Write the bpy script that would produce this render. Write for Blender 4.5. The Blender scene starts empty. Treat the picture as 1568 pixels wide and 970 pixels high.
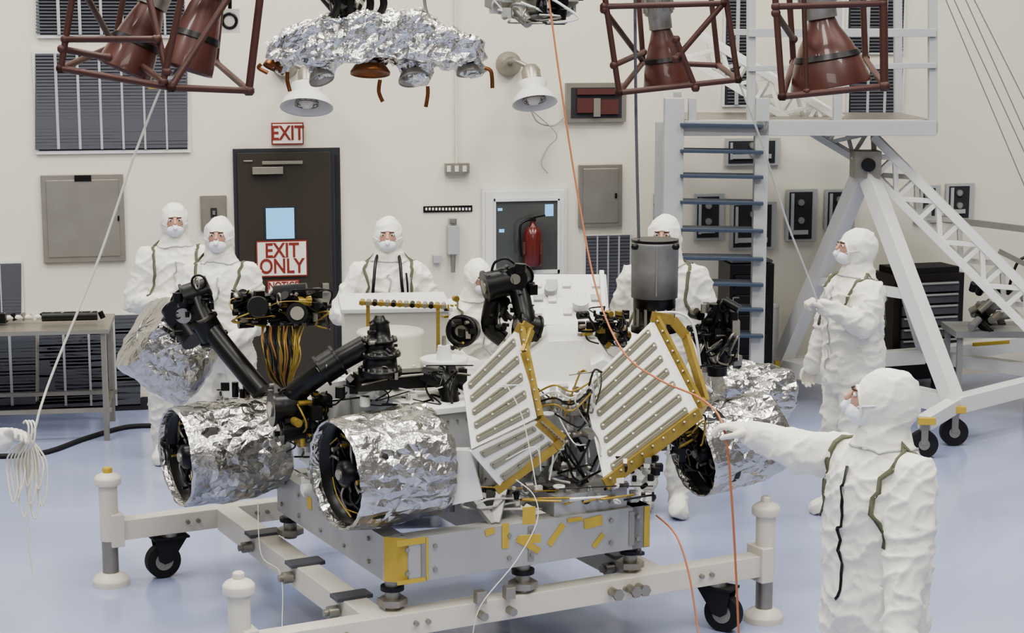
import bpy, math, random
from mathutils import Vector as V, Matrix, noise, Euler
from mathutils.bvhtree import BVHTree
random.seed(4)
# ------------------------------------------------------------------ survey
FL=2780.0; CH=3.0; TH=math.radians(9.1); ct,st=math.cos(TH),math.sin(TH)
WK=0.21; WY=14.7                      # back wall plane: Y = WY + WK*X
def ray(x,y):
    a=(x-784)/FL; b=(485-y)/FL
    return V((a, ct+b*st, -st+b*ct))
def PY(x,y,Y):
    d=ray(x,y); t=Y/d.y; return V((d.x*t,Y,CH+d.z*t))
def PZ(x,y,z):
    d=ray(x,y); t=(z-CH)/d.z; return V((d.x*t,d.y*t,z))
WT=V((1,WK,0)).normalized(); WN=V((WK,-1,0)).normalized(); WO=V((0,WY,0))
def wsz(x,y):
    d=ray(x,y); t=WY/(d.y-WK*d.x); p=V((d.x*t,d.y*t,CH+d.z*t)); return ((p-WO).dot(WT), p.z)
def WP(s,z,off=0): return WO+WT*s+WN*(off+.004)+V((0,0,z))
def PW(x,y,off=0):
    s,z=wsz(x,y); return WP(s,z,off)
# cart frame
PF=V((-1.19,7.62,0)); U=V((.887,.462,0)).normalized(); Vv=V((-.462,.887,0)).normalized()
def CP(u,v,z): return PF+U*u+Vv*v+V((0,0,z))
# ------------------------------------------------------------------ materials
def srgb(c):
    return tuple(((x/255)/12.92 if x/255<=.04045 else ((x/255+.055)/1.055)**2.4) for x in c)+(1,)
def mat(name,c,rough=.5,metal=0,bump=0,bscale=20,var=.06,vscale=3,emit=None,es=0,coat=0):
    m=bpy.data.materials.new(name); m.use_nodes=True
    nt=m.node_tree; b=nt.nodes['Principled BSDF']
    col=srgb(c)
    tc=nt.nodes.new('ShaderNodeTexCoord')
    n=nt.nodes.new('ShaderNodeTexNoise'); n.inputs['Scale'].default_value=vscale; n.inputs['Detail'].default_value=4
    nt.links.new(tc.outputs['Object'],n.inputs['Vector'])
    mx=nt.nodes.new('ShaderNodeMix'); mx.data_type='RGBA'
    mx.inputs[6].default_value=tuple(x*(1-var) for x in col[:3])+(1,)
    mx.inputs[7].default_value=tuple(min(1,x*(1+var)) for x in col[:3])+(1,)
    nt.links.new(n.outputs['Fac'],mx.inputs[0]); nt.links.new(mx.outputs[2],b.inputs['Base Color'])
    b.inputs['Roughness'].default_value=rough; b.inputs['Metallic'].default_value=metal
    if coat: b.inputs['Coat Weight'].default_value=coat
    if emit: b.inputs['Emission Color'].default_value=srgb(emit); b.inputs['Emission Strength'].default_value=es
    if bump:
        n2=nt.nodes.new('ShaderNodeTexNoise'); n2.inputs['Scale'].default_value=bscale; n2.inputs['Detail'].default_value=5
        nt.links.new(tc.outputs['Object'],n2.inputs['Vector'])
        bp=nt.nodes.new('ShaderNodeBump'); bp.inputs['Strength'].default_value=bump; bp.inputs['Distance'].default_value=.02
        nt.links.new(n2.outputs['Fac'],bp.inputs['Height']); nt.links.new(bp.outputs['Normal'],b.inputs['Normal'])
    return m
def foilmat(name,c,rough=.16,scale=14,strength=.6,ns=2.2,n2s=.5):
    m=bpy.data.materials.new(name); m.use_nodes=True; nt=m.node_tree; b=nt.nodes['Principled BSDF']
    b.inputs['Base Color'].default_value=srgb(c); b.inputs['Metallic'].default_value=1; b.inputs['Roughness'].default_value=rough
    tc=nt.nodes.new('ShaderNodeTexCoord'); w=nt.nodes.new('ShaderNodeTexNoise'); w.inputs['Scale'].default_value=scale*.5; w.inputs['Detail'].default_value=3
    nt.links.new(tc.outputs['Object'],w.inputs['Vector'])
    mixv=nt.nodes.new('ShaderNodeMix'); mixv.data_type='RGBA'; mixv.inputs[0].default_value=.2
    nt.links.new(tc.outputs['Object'],mixv.inputs[6]); nt.links.new(w.outputs['Color'],mixv.inputs[7])
    vo=nt.nodes.new('ShaderNodeTexVoronoi'); vo.inputs['Scale'].default_value=scale
    nt.links.new(mixv.outputs[2],vo.inputs['Vector'])
    bp=nt.nodes.new('ShaderNodeBump'); bp.inputs['Strength'].default_value=strength; bp.inputs['Distance'].default_value=.03
    nt.links.new(vo.outputs['Distance'],bp.inputs['Height'])
    n2=nt.nodes.new('ShaderNodeTexNoise'); n2.inputs['Scale'].default_value=scale*ns; n2.inputs['Detail'].default_value=2; n2.inputs['Distortion'].default_value=1.5
    nt.links.new(tc.outputs['Object'],n2.inputs['Vector'])
    bp2=nt.nodes.new('ShaderNodeBump'); bp2.inputs['Strength'].default_value=strength*n2s; bp2.inputs['Distance'].default_value=.02
    nt.links.new(n2.outputs['Fac'],bp2.inputs['Height']); nt.links.new(bp.outputs['Normal'],bp2.inputs['Normal'])
    nt.links.new(bp2.outputs['Normal'],b.inputs['Normal'])
    return m
M=dict(
 wall=mat('painted_cream_wall',(217,211,194),.55,var=.03,vscale=.6,bump=.05,bscale=3),
 floor=mat('epoxy_floor',(160,168,198),.18,var=.05,vscale=.5,coat=.2),
 white=mat('white_paint',(214,213,207),.4,var=.04),
 cream=mat('cream_enamel',(208,202,188),.4,var=.05),
 grey=mat('grey_paint',(140,140,138),.45,var=.06),
 lgrey=mat('light_grey_paint',(166,167,165),.45,var=.06),
 canf=mat('canister_blanket',(128,127,125),.55,.3,bump=.5,bscale=9,var=.1),
 dgrey=mat('dark_louver',(84,85,90),.5,var=.08),
 vback=mat('vent_backing',(44,44,48),.7),
 steel=mat('brushed_steel',(156,151,140),.38,.7,var=.15,vscale=6),
 alu=mat('machined_aluminium',(172,171,166),.45,.4,var=.12,vscale=5,bump=.05),
 black=mat('black_anodised',(20,19,18),.35,.2,var=.3,vscale=20),
 rubber=mat('black_rubber',(24,24,25),.7),
 door=mat('dark_bronze_door',(56,49,41),.45,var=.08),
 doorglass=mat('door_glass_lit',(130,185,225),.1,emit=(120,185,235),es=.55),
 sign=mat('sign_white',(226,220,206),.5,var=.02),
 red=mat('sign_red',(130,48,38),.5),
 mred=mat('muted_red_label',(82,44,38),.5),
 redd=mat('extinguisher_red',(92,26,20),.3,coat=.5),
 blue=mat('tread_blue',(58,68,84),.45),
 suit=mat('cleanroom_fabric',(224,221,210),.8,var=.03,vscale=8,bump=.35,bscale=13),
 suit2=mat('cleanroom_hood',(226,223,212),.8,var=.03,vscale=8,bump=.4,bscale=22),
 mask=mat('face_mask',(224,227,230),.8,bump=.2,bscale=60),
 skin=mat('skin',(178,138,118),.55,var=.05),
 eye=mat('eye_white',(225,220,214),.3), iris=mat('iris',(35,25,20),.3), brow=mat('brow_hair',(70,50,38),.8),
 glove=mat('latex_glove',(216,210,196),.5,bump=.15,bscale=60),
 olive=mat('olive_binding',(92,94,74),.8),
 foil=foilmat('silver_foil',(186,184,180),.25,8,.30,2.6,.8),
 foil2=foilmat('crumpled_blanket_foil',(212,211,207),.27,13,.6),
 copper=mat('copper_kapton',(124,80,50),.35,.8,var=.25,vscale=12,bump=.3,bscale=30),
 brown=mat('red_oxide_tube',(72,42,33),.5,var=.15,vscale=8),
 bell=mat('nozzle_cover',(80,43,34),.38,var=.4,vscale=6,coat=.25),
 gold=mat('gold_film',(164,140,72),.38,.5,var=.3,vscale=25),
 tape=mat('yellow_tape',(184,158,66),.5,var=.12,vscale=10),
 orange=mat('orange_wire',(150,104,56),.5), ocable=mat('orange_tether',(172,108,72),.6),
 rope=mat('white_rope',(214,210,196),.8), rib=mat('rib_grey',(142,138,120),.5,.15),
 toolred=mat('tool_chest_dark',(38,30,30),.35), wire=mat('thin_wire',(110,110,110),.5),
 panelw=mat('thermal_white',(222,221,213),.5,var=.04,vscale=9), dark=mat('dark_interior',(28,27,26),.6),
 glass=mat('cabinet_glass',(78,80,77),.12,var=.3,vscale=2),
)
# ------------------------------------------------------------------ mesh builder
def frame(d,up=V((0,0,1))):
    d=d.normalized()
    if abs(d.dot(up))>.97: up=V((0,1,0))
    a=d.cross(up).normalized(); b=a.cross(d).normalized(); return a,b
class MB:
    def __init__(s): s.v=[];s.f=[];s.m=[];s.s=[]
    def add(s,vs,fs,m=0,sm=False):
        o=len(s.v); s.v+= [tuple(v) for v in vs]
        for f in fs: s.f.append(tuple(i+o for i in f)); s.m.append(m); s.s.append(sm)
    def obox(s,c,a,b,d,m=0):
        vs=[c+a*i+b*j+d*k for i in(-1,1) for j in(-1,1) for k in(-1,1)]
        s.add(vs,[(0,1,3,2),(4,6,7,5),(0,4,5,1),(2,3,7,6),(0,2,6,4),(1,5,7,3)],m)
    def box(s,c,sz,m=0,rz=0):
        R=Matrix.Rotation(rz,3,'Z'); s.obox(V(c),R@V((sz[0]/2,0,0)),R@V((0,sz[1]/2,0)),V((0,0,sz[2]/2)),m)
    def cbox(s,u0,u1,v0,v1,z0,z1,m=0):
        s.obox(CP((u0+u1)/2,(v0+v1)/2,(z0+z1)/2),U*(u1-u0)/2,Vv*(v1-v0)/2,V((0,0,(z1-z0)/2)),m)
    def beam(s,p0,p1,w,h,m=0):
        p0=V(p0);p1=V(p1); a,b=frame(p1-p0); s.obox((p0+p1)/2,(p1-p0)/2,a*w/2,b*h/2,m)
    def loft(s,rings,m=0,sm=True,cap=True):
        n=len(rings[0]); vs=[p for r in rings for p in r]; fs=[]
        for i in range(len(rings)-1):
            for j in range(n):
                k=(j+1)%n; fs.append((i*n+j,i*n+k,(i+1)*n+k,(i+1)*n+j))
        s.add(vs,fs,m,sm)
        if cap:
            s.add(rings[0],[tuple(range(n))[::-1]],m); s.add(rings[-1],[tuple(range(n))],m)
    def loftc(s,rings,m=0):   # watertight version (shared verts)
        n=len(rings[0]); vs=[p for r in rings for p in r]; fs=[]
        for i in range(len(rings)-1):
            for j in range(n):
                k=(j+1)%n; fs.append((i*n+j,i*n+k,(i+1)*n+k,(i+1)*n+j))
        fs.append(tuple(range(n))[::-1]); fs.append(tuple(range(n*(len(rings)-1),n*len(rings))))
        s.add(vs,fs,m,True)
    def cyl(s,p0,p1,r0,r1=None,m=0,seg=16,cap=True):
        p0=V(p0);p1=V(p1); r1=r0 if r1 is None else r1; a,b=frame(p1-p0)
        R=lambda p,r:[p+a*math.cos(t*2*math.pi/seg)*r+b*math.sin(t*2*math.pi/seg)*r for t in range(seg)]
        s.loft([R(p0,r0),R(p1,r1)],m,True,cap)
    def rev(s,c,axis,prof,m=0,seg=32,cap=True):
        a,b=frame(axis); ax=axis.normalized(); c=V(c)
        s.loft([[c+ax*t+a*math.cos(q*2*math.pi/seg)*r+b*math.sin(q*2*math.pi/seg)*r for q in range(seg)] for t,r in prof],m,True,cap)
    def cap(s,p0,p1,r0,r1,m=0,seg=14):   # watertight capsule
        p0=V(p0);p1=V(p1); d=p1-p0; L=max(d.length,1e-4); ax=d.normalized() if d.length>1e-4 else V((0,0,1)); a,b=frame(ax)
        prof=[]
        for i in range(1,5):
            t=i*math.pi/8; prof.append((-r0*math.cos(t),r0*math.sin(t)))
        for i in range(0,4):
            t=i*math.pi/8; prof.append((L+r1*math.sin(t),r1*math.cos(t)))
        s.loftc([[p0+ax*t+a*math.cos(q*2*math.pi/seg)*r+b*math.sin(q*2*math.pi/seg)*r for q in range(seg)] for t,r in prof],m)
    def sph(s,c,r,m=0,seg=16,R=None):
        c=V(c); r=V(r) if hasattr(r,'__len__') else V((r,r,r)); R=R or Matrix.Identity(3); rings=[]
        n=seg//2
        for i in range(1,n):
            t=i*math.pi/n
            rings.append([c+R@V((r.x*math.sin(t)*math.cos(q*2*math.pi/seg),r.y*math.sin(t)*math.sin(q*2*math.pi/seg),r.z*math.cos(t))) for q in range(seg)])
        s.loftc(rings,m)
    def tube(s,pts,r,m=0,seg=8,res=6,smooth=True):
        pts=[V(p) for p in pts]
        if smooth and len(pts)>2:
            q=[]; P=[pts[0]]+pts+[pts[-1]]
            for i in range(1,len(P)-2):
                for k in range(res):
                    t=k/res; a,b,c,d=P[i-1],P[i],P[i+1],P[i+2]
                    q.append(.5*((2*b)+(c-a)*t+(2*a-5*b+4*c-d)*t*t+(3*b-a-3*c+d)*t**3))
            q.append(pts[-1]); pts=q
        rings=[]; up=V((.13,.2,.97)).normalized()
        for i,p in enumerate(pts):
            d=(pts[min(i+1,len(pts)-1)]-pts[max(i-1,0)])
            if d.length<1e-6: d=V((0,0,1))
            d.normalize()
            if i==0: a,_=frame(d,up)
            else:
                a=(a-d*a.dot(d)); a=a.normalized() if a.length>1e-5 else frame(d,up)[0]
            b=d.cross(a)
            rings.append([p+a*math.cos(t*2*math.pi/seg)*r+b*math.sin(t*2*math.pi/seg)*r for t in range(seg)])
        s.loft(rings,m,True,True)
    def torus(s,c,ax,R,r,m=0,seg=28):
        c=V(c); a,b=frame(V(ax))
        s.tube([c+a*math.cos(t*2*math.pi/seg)*R+b*math.sin(t*2*math.pi/seg)*R for t in range(seg+1)],r,m,smooth=False)
    def prism(s,pts,off,m=0):
        pts=[V(p) for p in pts]; n=len(pts); vs=pts+[p+off for p in pts]
        fs=[tuple(range(n)),tuple(range(n,2*n))[::-1]]+[(i,(i+1)%n,n+(i+1)%n,n+i) for i in range(n)]
        s.add(vs,fs,m)
    def mesh(s,name,mats):
        me=bpy.data.meshes.new(name); me.from_pydata(s.v,[],s.f)
        for k in mats: me.materials.append(M[k] if isinstance(k,str) else k)
        me.polygons.foreach_set('material_index',s.m); me.polygons.foreach_set('use_smooth',s.s)
        import bmesh
        bm=bmesh.new(); bm.from_mesh(me); bmesh.ops.recalc_face_normals(bm,faces=bm.faces); bm.to_mesh(me); bm.free()
        me.update(); return me
    def obj(s,name,mats,parent=None,bevel=0,disp=None):
        me=s.mesh(name,mats); o=bpy.data.objects.new(name,me); bpy.context.collection.objects.link(o)
        if parent: o.parent=parent
        if bevel:
            b=o.modifiers.new('b','BEVEL'); b.width=bevel; b.segments=2; b.limit_method='ANGLE'
        return o
def empty(name,mx=None):
    e=bpy.data.objects.new(name,None); bpy.context.collection.objects.link(e); e.empty_display_size=.1
    if mx is not None: e.matrix_world=mx
    return e
def blob(name,mb,mats,vox,smooth,parent,fn=None,flat=False):
    me=mb.mesh(name+'_src',[]); o=bpy.data.objects.new(name+'_src',me); bpy.context.collection.objects.link(o)
    r=o.modifiers.new('r','REMESH'); r.mode='VOXEL'; r.voxel_size=vox
    if smooth: q=o.modifiers.new('s','SMOOTH'); q.factor=.5; q.iterations=smooth
    bpy.context.view_layer.update(); dg=bpy.context.evaluated_depsgraph_get()
    nm=bpy.data.meshes.new_from_object(o.evaluated_get(dg),depsgraph=dg); bpy.data.objects.remove(o)
    nm.name=name; nm.materials.clear()
    for k in mats: nm.materials.append(M[k])
    if fn:
        ns=[v.normal.copy() for v in nm.vertices]
        for v,n in zip(nm.vertices,ns): v.co=fn(v.co,n)
    nm.polygons.foreach_set('use_smooth',[not flat]*len(nm.polygons)); nm.update()
    no=bpy.data.objects.new(name,nm); bpy.context.collection.objects.link(no); no.parent=parent
    return no
def text(s,size,p,rz,m,parent,name,ext=.002,sx=1.0):
    cu=bpy.data.curves.new(name,'FONT'); cu.body=s; cu.size=size; cu.align_x='CENTER'; cu.align_y='CENTER'; cu.extrude=ext; cu.offset=size*.02
    o=bpy.data.objects.new(name+'_t',cu); bpy.context.collection.objects.link(o)
    bpy.context.view_layer.update(); dg=bpy.context.evaluated_depsgraph_get()
    me=bpy.data.meshes.new_from_object(o.evaluated_get(dg),depsgraph=dg); bpy.data.objects.remove(o)
    me.materials.clear(); me.materials.append(M[m])
    me.transform(Matrix.Translation(p)@Euler((math.pi/2,0,rz)).to_matrix().to_4x4()@Matrix.Diagonal((sx,1,1,1)))
    n=bpy.data.objects.new(name,me); bpy.context.collection.objects.link(n)
    if parent: n.parent=parent
    return n
WR=math.atan(WK)
def wb(B,x0,y0,x1,y1,d0,d1,m=0):
    s0,za=wsz(x0,y0); s1,zb=wsz(x1,y1)
    B.obox(WP((s0+s1)/2,(za+zb)/2,(d0+d1)/2),WT*abs(s1-s0)/2,WN*(d1-d0)/2,V((0,0,abs(za-zb)/2)),m)
# ------------------------------------------------------------------ room shell
B=MB(); B.obox(V((0,9,-.05)),V((14,0,0)),V((0,14,0)),V((0,0,.05))); B.obj('floor',['floor'])
B=MB(); B.obox(WP(0,4.5,-.106),WT*11,WN*.1,V((0,0,4.5))); B.obj('wall_back',['wall'])
B=MB(); s0,_=wsz(-40,600); s1,_=wsz(226,600)
B.obox(WP((s0+s1)/2-1.5,.05,.012),WT*((s1-s0)/2+1.5),WN*.012,V((0,0,.05))); B.obj('baseboard_back',['vback'])
def vent(x0,y0,x1,y1,nv,fr=5):
    B=MB(); wb(B,x0-fr,y0-fr,x1+fr,y1+fr,.0,.02,2); wb(B,x0,y0,x1,y1,.02,.024,1)
    n=int((y1-y0)/5)
    for i in range(n):
        a=y0+(y1-y0)*i/n; wb(B,x0,a,x1,a+2.6,.024,.036,0)
    for i in range(1,nv):
        a=x0+(x1-x0)*i/nv; wb(B,a-.7,y0,a+.7,y1,.036,.042,3)
    return B.obj('wall_vent',['dgrey','vback','white','lgrey'])
vent(55,-110,283,53,7); vent(54,82,287,228,7); vent(-60,405,33,486,3); vent(60,486,215,620,4,2); vent(-60,490,55,620,3,2)
vent(896,361,962,470,4,2); vent(1300,-60,1380,80,3,3); vent(1300,98,1378,178,3,3); vent(1112,-60,1142,160,2,3)
def panel(name,x0,y0,x1,y1,th,mk='steel',inner=4):
    B=MB(); wb(B,x0,y0,x1,y1,0,th,0); wb(B,x0+inner,y0+inner,x1-inner,y1-inner,th,th+.008,1)
    wb(B,x1-inner-5,(y0+y1)/2-4,x1-inner-2,(y0+y1)/2+4,th+.008,th+.02,2)
    return B.obj(name,[mk,mk,'black'],bevel=.003)
panel('electrical_panel',62,268,193,399,.03,inner=8); panel('electrical_panel',885,252,950,346,.04,inner=6)
B=MB(); wb(B,114,268,140,277,.04,.044,0); B.obj('panel_label',['black'])
B=MB(); wb(B,306,300,348,352,0,.03,0); wb(B,309,303,345,349,.03,.036,0); wb(B,322,318,332,332,.036,.045,1); wb(B,325,322,329,328,.045,.055,0); B.obj('switch_box',['steel','vback'])
# door
B=MB(); wb(B,356,228,526,640,.0,.03,1); wb(B,362,234,512,640,.03,.05,0); wb(B,512,236,523,640,.03,.035,2)
wb(B,385,255,432,265,.05,.1,3); wb(B,400,246,462,250,.07,.08,3); wb(B,372,245,386,247,.05,.06,3)
wb(B,403,315,453,367,.05,.056,1); wb(B,406,318,450,364,.056,.06,4)
wb(B,492,432,502,446,.05,.1,3); wb(B,488,446,506,470,.05,.06,3)
d1=B.obj('door_1',['door','vback','dark','steel','doorglass'],bevel=.002)
def sign(name,x0,y0,x1,y1,lines,off,bc='red'):
    B=MB(); wb(B,x0,y0,x1,y1,off,off+.008,1); wb(B,x0+2,y0+2,x1-2,y1-2,off+.008,off+.011,0)
    o=B.obj(name,['sign',bc])
    for i,(t,yy,h) in enumerate(lines):
        sz=h/185*1.08; te=text(t,sz,PW((x0+x1)/2,yy,off+.013),WR,'red',None,'lettering_%d'%i,sx=.80); te.parent=o
    return o
sign('exit_sign',415,188,465,221,[('EXIT',204.5,27)],.005)
sign('exit_only_sign',391,368,470,421,[('EXIT',383,28),('ONLY',407,28)],.058)
sign('notice_sign',408,428,458,470,[('NOTICE',436,14)],.058)
# extinguisher cabinet
B=MB(); wb(B,737,288,866,432,0,.03,0); wb(B,742,293,861,427,.03,.05,0); wb(B,757,306,851,414,.05,.052,1)
for q in ((754,303,757,417),(851,303,854,417),(754,303,854,306),(754,414,854,417)): wb(B,*q,.05,.07,0)
wb(B,760,318,767,322,.052,.056,2); wb(B,762,350,770,355,.052,.056,2); wb(B,832,312,845,330,.052,.056,2)
B.obj('fire_extinguisher_cabinet',['white','glass','doorglass'],bevel=.002)
B=MB(); e=PW(810,404,.14); h=PW(810,342,.14).z-e.z
B.rev(e,V((0,0,1)),[(0,.066),(.02,.078),(h*.8,.078),(h*.93,.055),(h,.022),(h+.03,.02)],0,24)
B.box(e+V((0,0,h+.045)),(.05,.03,.03),1); B.beam(e+V((0,0,h+.06)),e+V((.1,-.01,h+.08)),.015,.012,1)
B.tube([e+V((-.02,0,h+.05)),e+V((-.1,-.03,h)),e+V((-.1,-.05,h*.5)),e+V((-.09,-.05,.08))],.01,1)
B.box(e+V((0,.0,h*.45)),(.159,.10,.1),2)
B.obj('fire_extinguisher',['redd','black','mred'])
# misc wall things
B=MB(); wb(B,680,250,717,265,0,.06,0); 
for a in (685,697,709): wb(B,a-3,253,a+3,262,.06,.07,1)
wb(B,695,-10,699,250,0,.03,1); B.obj('outlet_box',['steel','cream'])
B=MB(); wb(B,648,316,723,324,0,.006,0); 
for i in range(14): wb(B,651+i*5.1,318,654+i*5.1,322,.006,.008,1)
B.obj('wall_label',['black','sign'])
B=MB(); wb(B,683,345,701,388,0,.08,0); wb(B,686,334,698,346,0,.05,0); B.cyl(PW(692,388,.05),PW(692,416,.05),.022,.018,1); B.cyl(PW(692,340,.05),PW(692,334,.05),.03,.03,1)
wb(B,662,390,674,402,0,.05,0); B.obj('power_receptacle',['lgrey','steel'],bevel=.004)
B=MB(); wb(B,865,127,956,186,0,.05,0); wb(B,872,134,949,180,.05,.055,1)
for a in ((880,150,905,172),(915,152,943,174),(880,136,945,144)): wb(B,*a,.055,.08,2)
wb(B,905,150,915,178,.055,.09,0); B.obj('alarm_control_box',['steel','vback','mred'])
def gauge(B,x0,y0,x1,y1):
    wb(B,x0,y0,x1,y1,0,.03,0); wb(B,x0+4,y0+4,x1-8,y1-3,.03,.035,1)
    for k,yy in enumerate((.25,.6)):
        c=PW((x0+x1-4)/2,y0+(y1-y0)*yy,.035); B.cyl(c,c+WN*.02,.028,.028,2,16); B.cyl(c+WN*.02,c+WN*.022,.018,.018,3,16)
    wb(B,x0+8,y1-16,x1-14,y1-10,.035,.05,0); wb(B,x0+6,y0+6,x0+9,y1-8,.035,.045,0)
gl=[(1110,212,1192,252),(1062,297,1106,366),(1118,310,1186,380),(1203,290,1248,368),(1262,290,1306,350),(1400,284,1436,340),(1447,281,1488,336),(1000,297,1010,360)]
for i,g in enumerate(gl):
    B=MB(); gauge(B,*g); B.obj('gauge_panel',['lgrey','vback','steel','grey'])
# flood lamps
def lamp(x,yt,yb,w,tilt):
    B=MB(); c=PW(x,yb,.45); ax=V((tilt,-.42,-1)).normalized()
    px=WY/FL*1.0; R=w/2*px*.93; H=(yb-yt)*px*.85
    B.rev(c,ax,[(-H,.07),(-H*.9,.12),(-H*.6,R*.55),(-H*.3,R*.86),(0,R),(.006,R*1.01),(.0,R*.95),(-H*.3,R*.8),(-H*.55,R*.5)],0,32)
    B.rev(c-ax*H,ax,[(-.12,.05),(-.08,.075),(0,.075)],1,20)
    B.sph(c-ax*H*.35,(.06,.06,.09),2,12)
    a,b=frame(ax)
    for k in range(12):
        t=k*math.pi/6; q=a*math.cos(t)+b*math.sin(t)
        B.tube([c-ax*H*.3+q*.08,c+q*.09-ax*.02],.004,1,6,smooth=False)
    B.torus(c-ax*.02,ax,.09,.005,1); B.torus(c-ax*H*.2,ax,.085,.005,1)
    w0=WP((c-WO).dot(WT)+(-.12),(c-ax*H).z+.12,0)
    B.rev(w0,WN,[(0,.1),(.05,.1),(.1,.06)],1,20); B.tube([w0+WN*.05,w0+WN*.25+V((0,0,.03)),c-ax*(H+.1)],.02,1)
    B.obj('flood_lamp',['white','steel','sign'])
lamp(461,116,160,82,.0); lamp(800,112,154,72,.12)
B=MB(); B.tube([PW(806,160,.1),PW(818,185,.1),PW(845,192,.03),PW(862,180,.02)],.007); B.tube([PW(812,170,.1),PW(850,205,.05),PW(838,225,.02),PW(828,250,.02),PW(838,265,.02)],.005); B.obj('lamp_cord',['lgrey'])
# ------------------------------------------------------------------ table left
B=MB()
a=PZ(-120,512,.83); b=PZ(166,505,.83)
ty=(b-a).normalized(); nb=V((-ty.y,ty.x,0)); D=.75
B.prism([a,b,b+nb*D,a+nb*D],V((0,0,-.03)),0)
for p in (b-ty*.04+nb*.04,b-ty*.04+nb*(D-.04),b-ty*1.3+nb*.04,b-ty*1.3+nb*(D-.04),b-ty*.85+nb*.04): B.beam(V((p.x,p.y,.8)),V((p.x,p.y,0)),.035,.035,0)
B.beam(b+nb*.04-ty*1.3-V((0,0,.6)),b+nb*.04-V((0,0,.6)),.03,.03); B.beam(b+nb*.7-ty*1.3-V((0,0,.6)),b+nb*.7-V((0,0,.6)),.03,.03)
B.beam(b+nb*.04-ty*.04-V((0,0,.6)),b+nb*.7-ty*.04-V((0,0,.6)),.03,.03)
B.obj('work_table',['steel'])
B=MB(); random.seed(3)
q=b+nb*.35+V((0,0,.05))
B.cyl(q-ty*.1,q-ty*.5,.035,.035,0); B.cyl(q-ty*.5,q-ty*1.3,.018,.018,1); 
for i in range(16): B.cyl(q-ty*(.06+.07*i)-V((0,0,.02)),q-ty*(.08+.07*i)+V((0,0,.03)),.02,.02,i%3,8); 
B.box(q-ty*.85,(.2,.08,.07),0); B.obj('tool_assembly',['black','cream','steel'])
# floor hose
B=MB(); B.tube([PZ(-40,700,.018),PZ(60,695,.018),PZ(130,672,.018),PZ(190,655,.018),PZ(235,652,.018)],.018); B.obj('floor_hose',['rubber'])
# ------------------------------------------------------------------ scaffold stair tower
SY=13.3
B=MB()
def S(x,y,Y=SY): return PY(x,y,Y)
def vert(x,y0,Y,w,m=0,z1=None):
    p=S(x,y0,Y); B.beam(V((p.x,p.y,0)),V((p.x,p.y,p.z if z1 is None else z1)),w,w,m)
for x,w in ((1032,.14),(1167,.10)): vert(x,150,SY,w,0)
for y in (190,230,268,308,350,393,432,470,510): 
    p=S(1040,y); q=S(1166,y+2); B.obox((p+q)/2,(q-p)/2,V((0,.11,0)),V((0,0,.012)),1)
for x0,y0,x1,y1,w in ((1045,196,1432,196,.11),(1145,50,1432,50,.06),(1145,105,1432,100,.04)): B.beam(S(x0,y0),S(x1,y1),.1,w,0)
for x in (1060,1150,1282,1428): B.beam(S(x,-40 if x>1100 else 150),S(x,205),.06,.06,0)
for x in (1060,1282,1428): B.beam(S(x,-40 if x>1100 else 150)+V((0,1.2,0)),S(x,205)+V((0,1.2,0)),.06,.06,0); B.beam(S(x,196),S(x,196)+V((0,1.2,0)),.08,.08,0)
B.beam(S(1045,196)+V((0,1.2,0)),S(1432,196)+V((0,1.2,0)),.1,.1,0)
B.beam(S(1150,50)+V((0,1.2,0)),S(1432,50)+V((0,1.2,0)),.05,.05,0)
B.obox(S(1240,186)+V((0,.6,0)),V((.9,0,0)),V((0,.55,0)),V((0,0,.012)),2)
for x in (1032,): B.beam(V((S(x,200).x,SY+1.2,0)),S(x,200)+V((0,1.2,0)),.08,.08,0)
B.obj('scaffold_stair_tower',['lgrey','blue','steel'],bevel=.003)
# lattice boom gantry (A frame)
B=MB()
def lattice(p,q,w,n,m=0,t=.05):
    p=V(p);q=V(q); a,b=frame(q-p); c=[a*w/2+b*w/2,a*w/2-b*w/2,-a*w/2-b*w/2,-a*w/2+b*w/2]
    for o in c: B.beam(p+o,q+o,t,t,m)
    for i in range(n):
        s0=p.lerp(q,i/n); s1=p.lerp(q,(i+1)/n)
        for k in range(4):
            u,v=(k,(k+1)%4) if i%2 else ((k+1)%4,k); B.beam(s0+c[u],s1+c[v],t*.6,t*.6,m)
            B.beam(s1+c[k],s1+c[(k+1)%4],t*.6,t*.6,m)
A=PY(1325,255,13.6)
lattice(PY(1322,222,13.7),PY(1620,520,13.4),.20,9,0,.06)
lattice(PY(1062,70,14.1),PY(1316,222,13.8),.2,7)
N1=PZ(1462,620,.3); N2=PZ(1195,560,.25); N3=PZ(1640,575,.35); N4=PZ(1415,545,.35)
for n in (N1,N2): B.beam(A,n,.12,.12,0)
B.beam(A+V((.05,.1,0)),N4,.07,.07,0)
B.beam(A.lerp(N1,.55),A.lerp(N2,.55),.07,.07,0); B.beam(N2,N1,.13,.13,0); B.beam(N1,N3,.12,.12,0); B.beam(N2,N4,.12,.12,0); B.beam(N4,PZ(1640,515,.35),.12,.12,0); B.beam(N4,N3,.1,.1)
B.box(A+V((0,0,.02)),(.2,.2,.2),3); B.cyl(A+V((0,-.14,.02)),A+V((0,.14,.02)),.05,.05,1)
for n in (N1,PZ(1415,648,.25),N2,N3):
    p=V((n.x,n.y,0)); B.cyl(p+V((.0,-.03,.1)),p+V((0,.03,.1)),.1,.1,1,24); B.cyl(p+V((0,-.035,.1)),p+V((0,.035,.1)),.04,.04,3,16); B.beam(p+V((0,0,.1)),p+V((0,0,.27)),.05,.08,3)
    B.box(p+V((0,-.08,.28)),(.12,.04,.05),2)
B.beam(N1+V((0,0,.0)),PZ(1415,648,.25),.1,.1,0)
B.beam(PZ(1490,528,.42),PZ(1545,524,.42),.02,.03,2)
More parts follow.
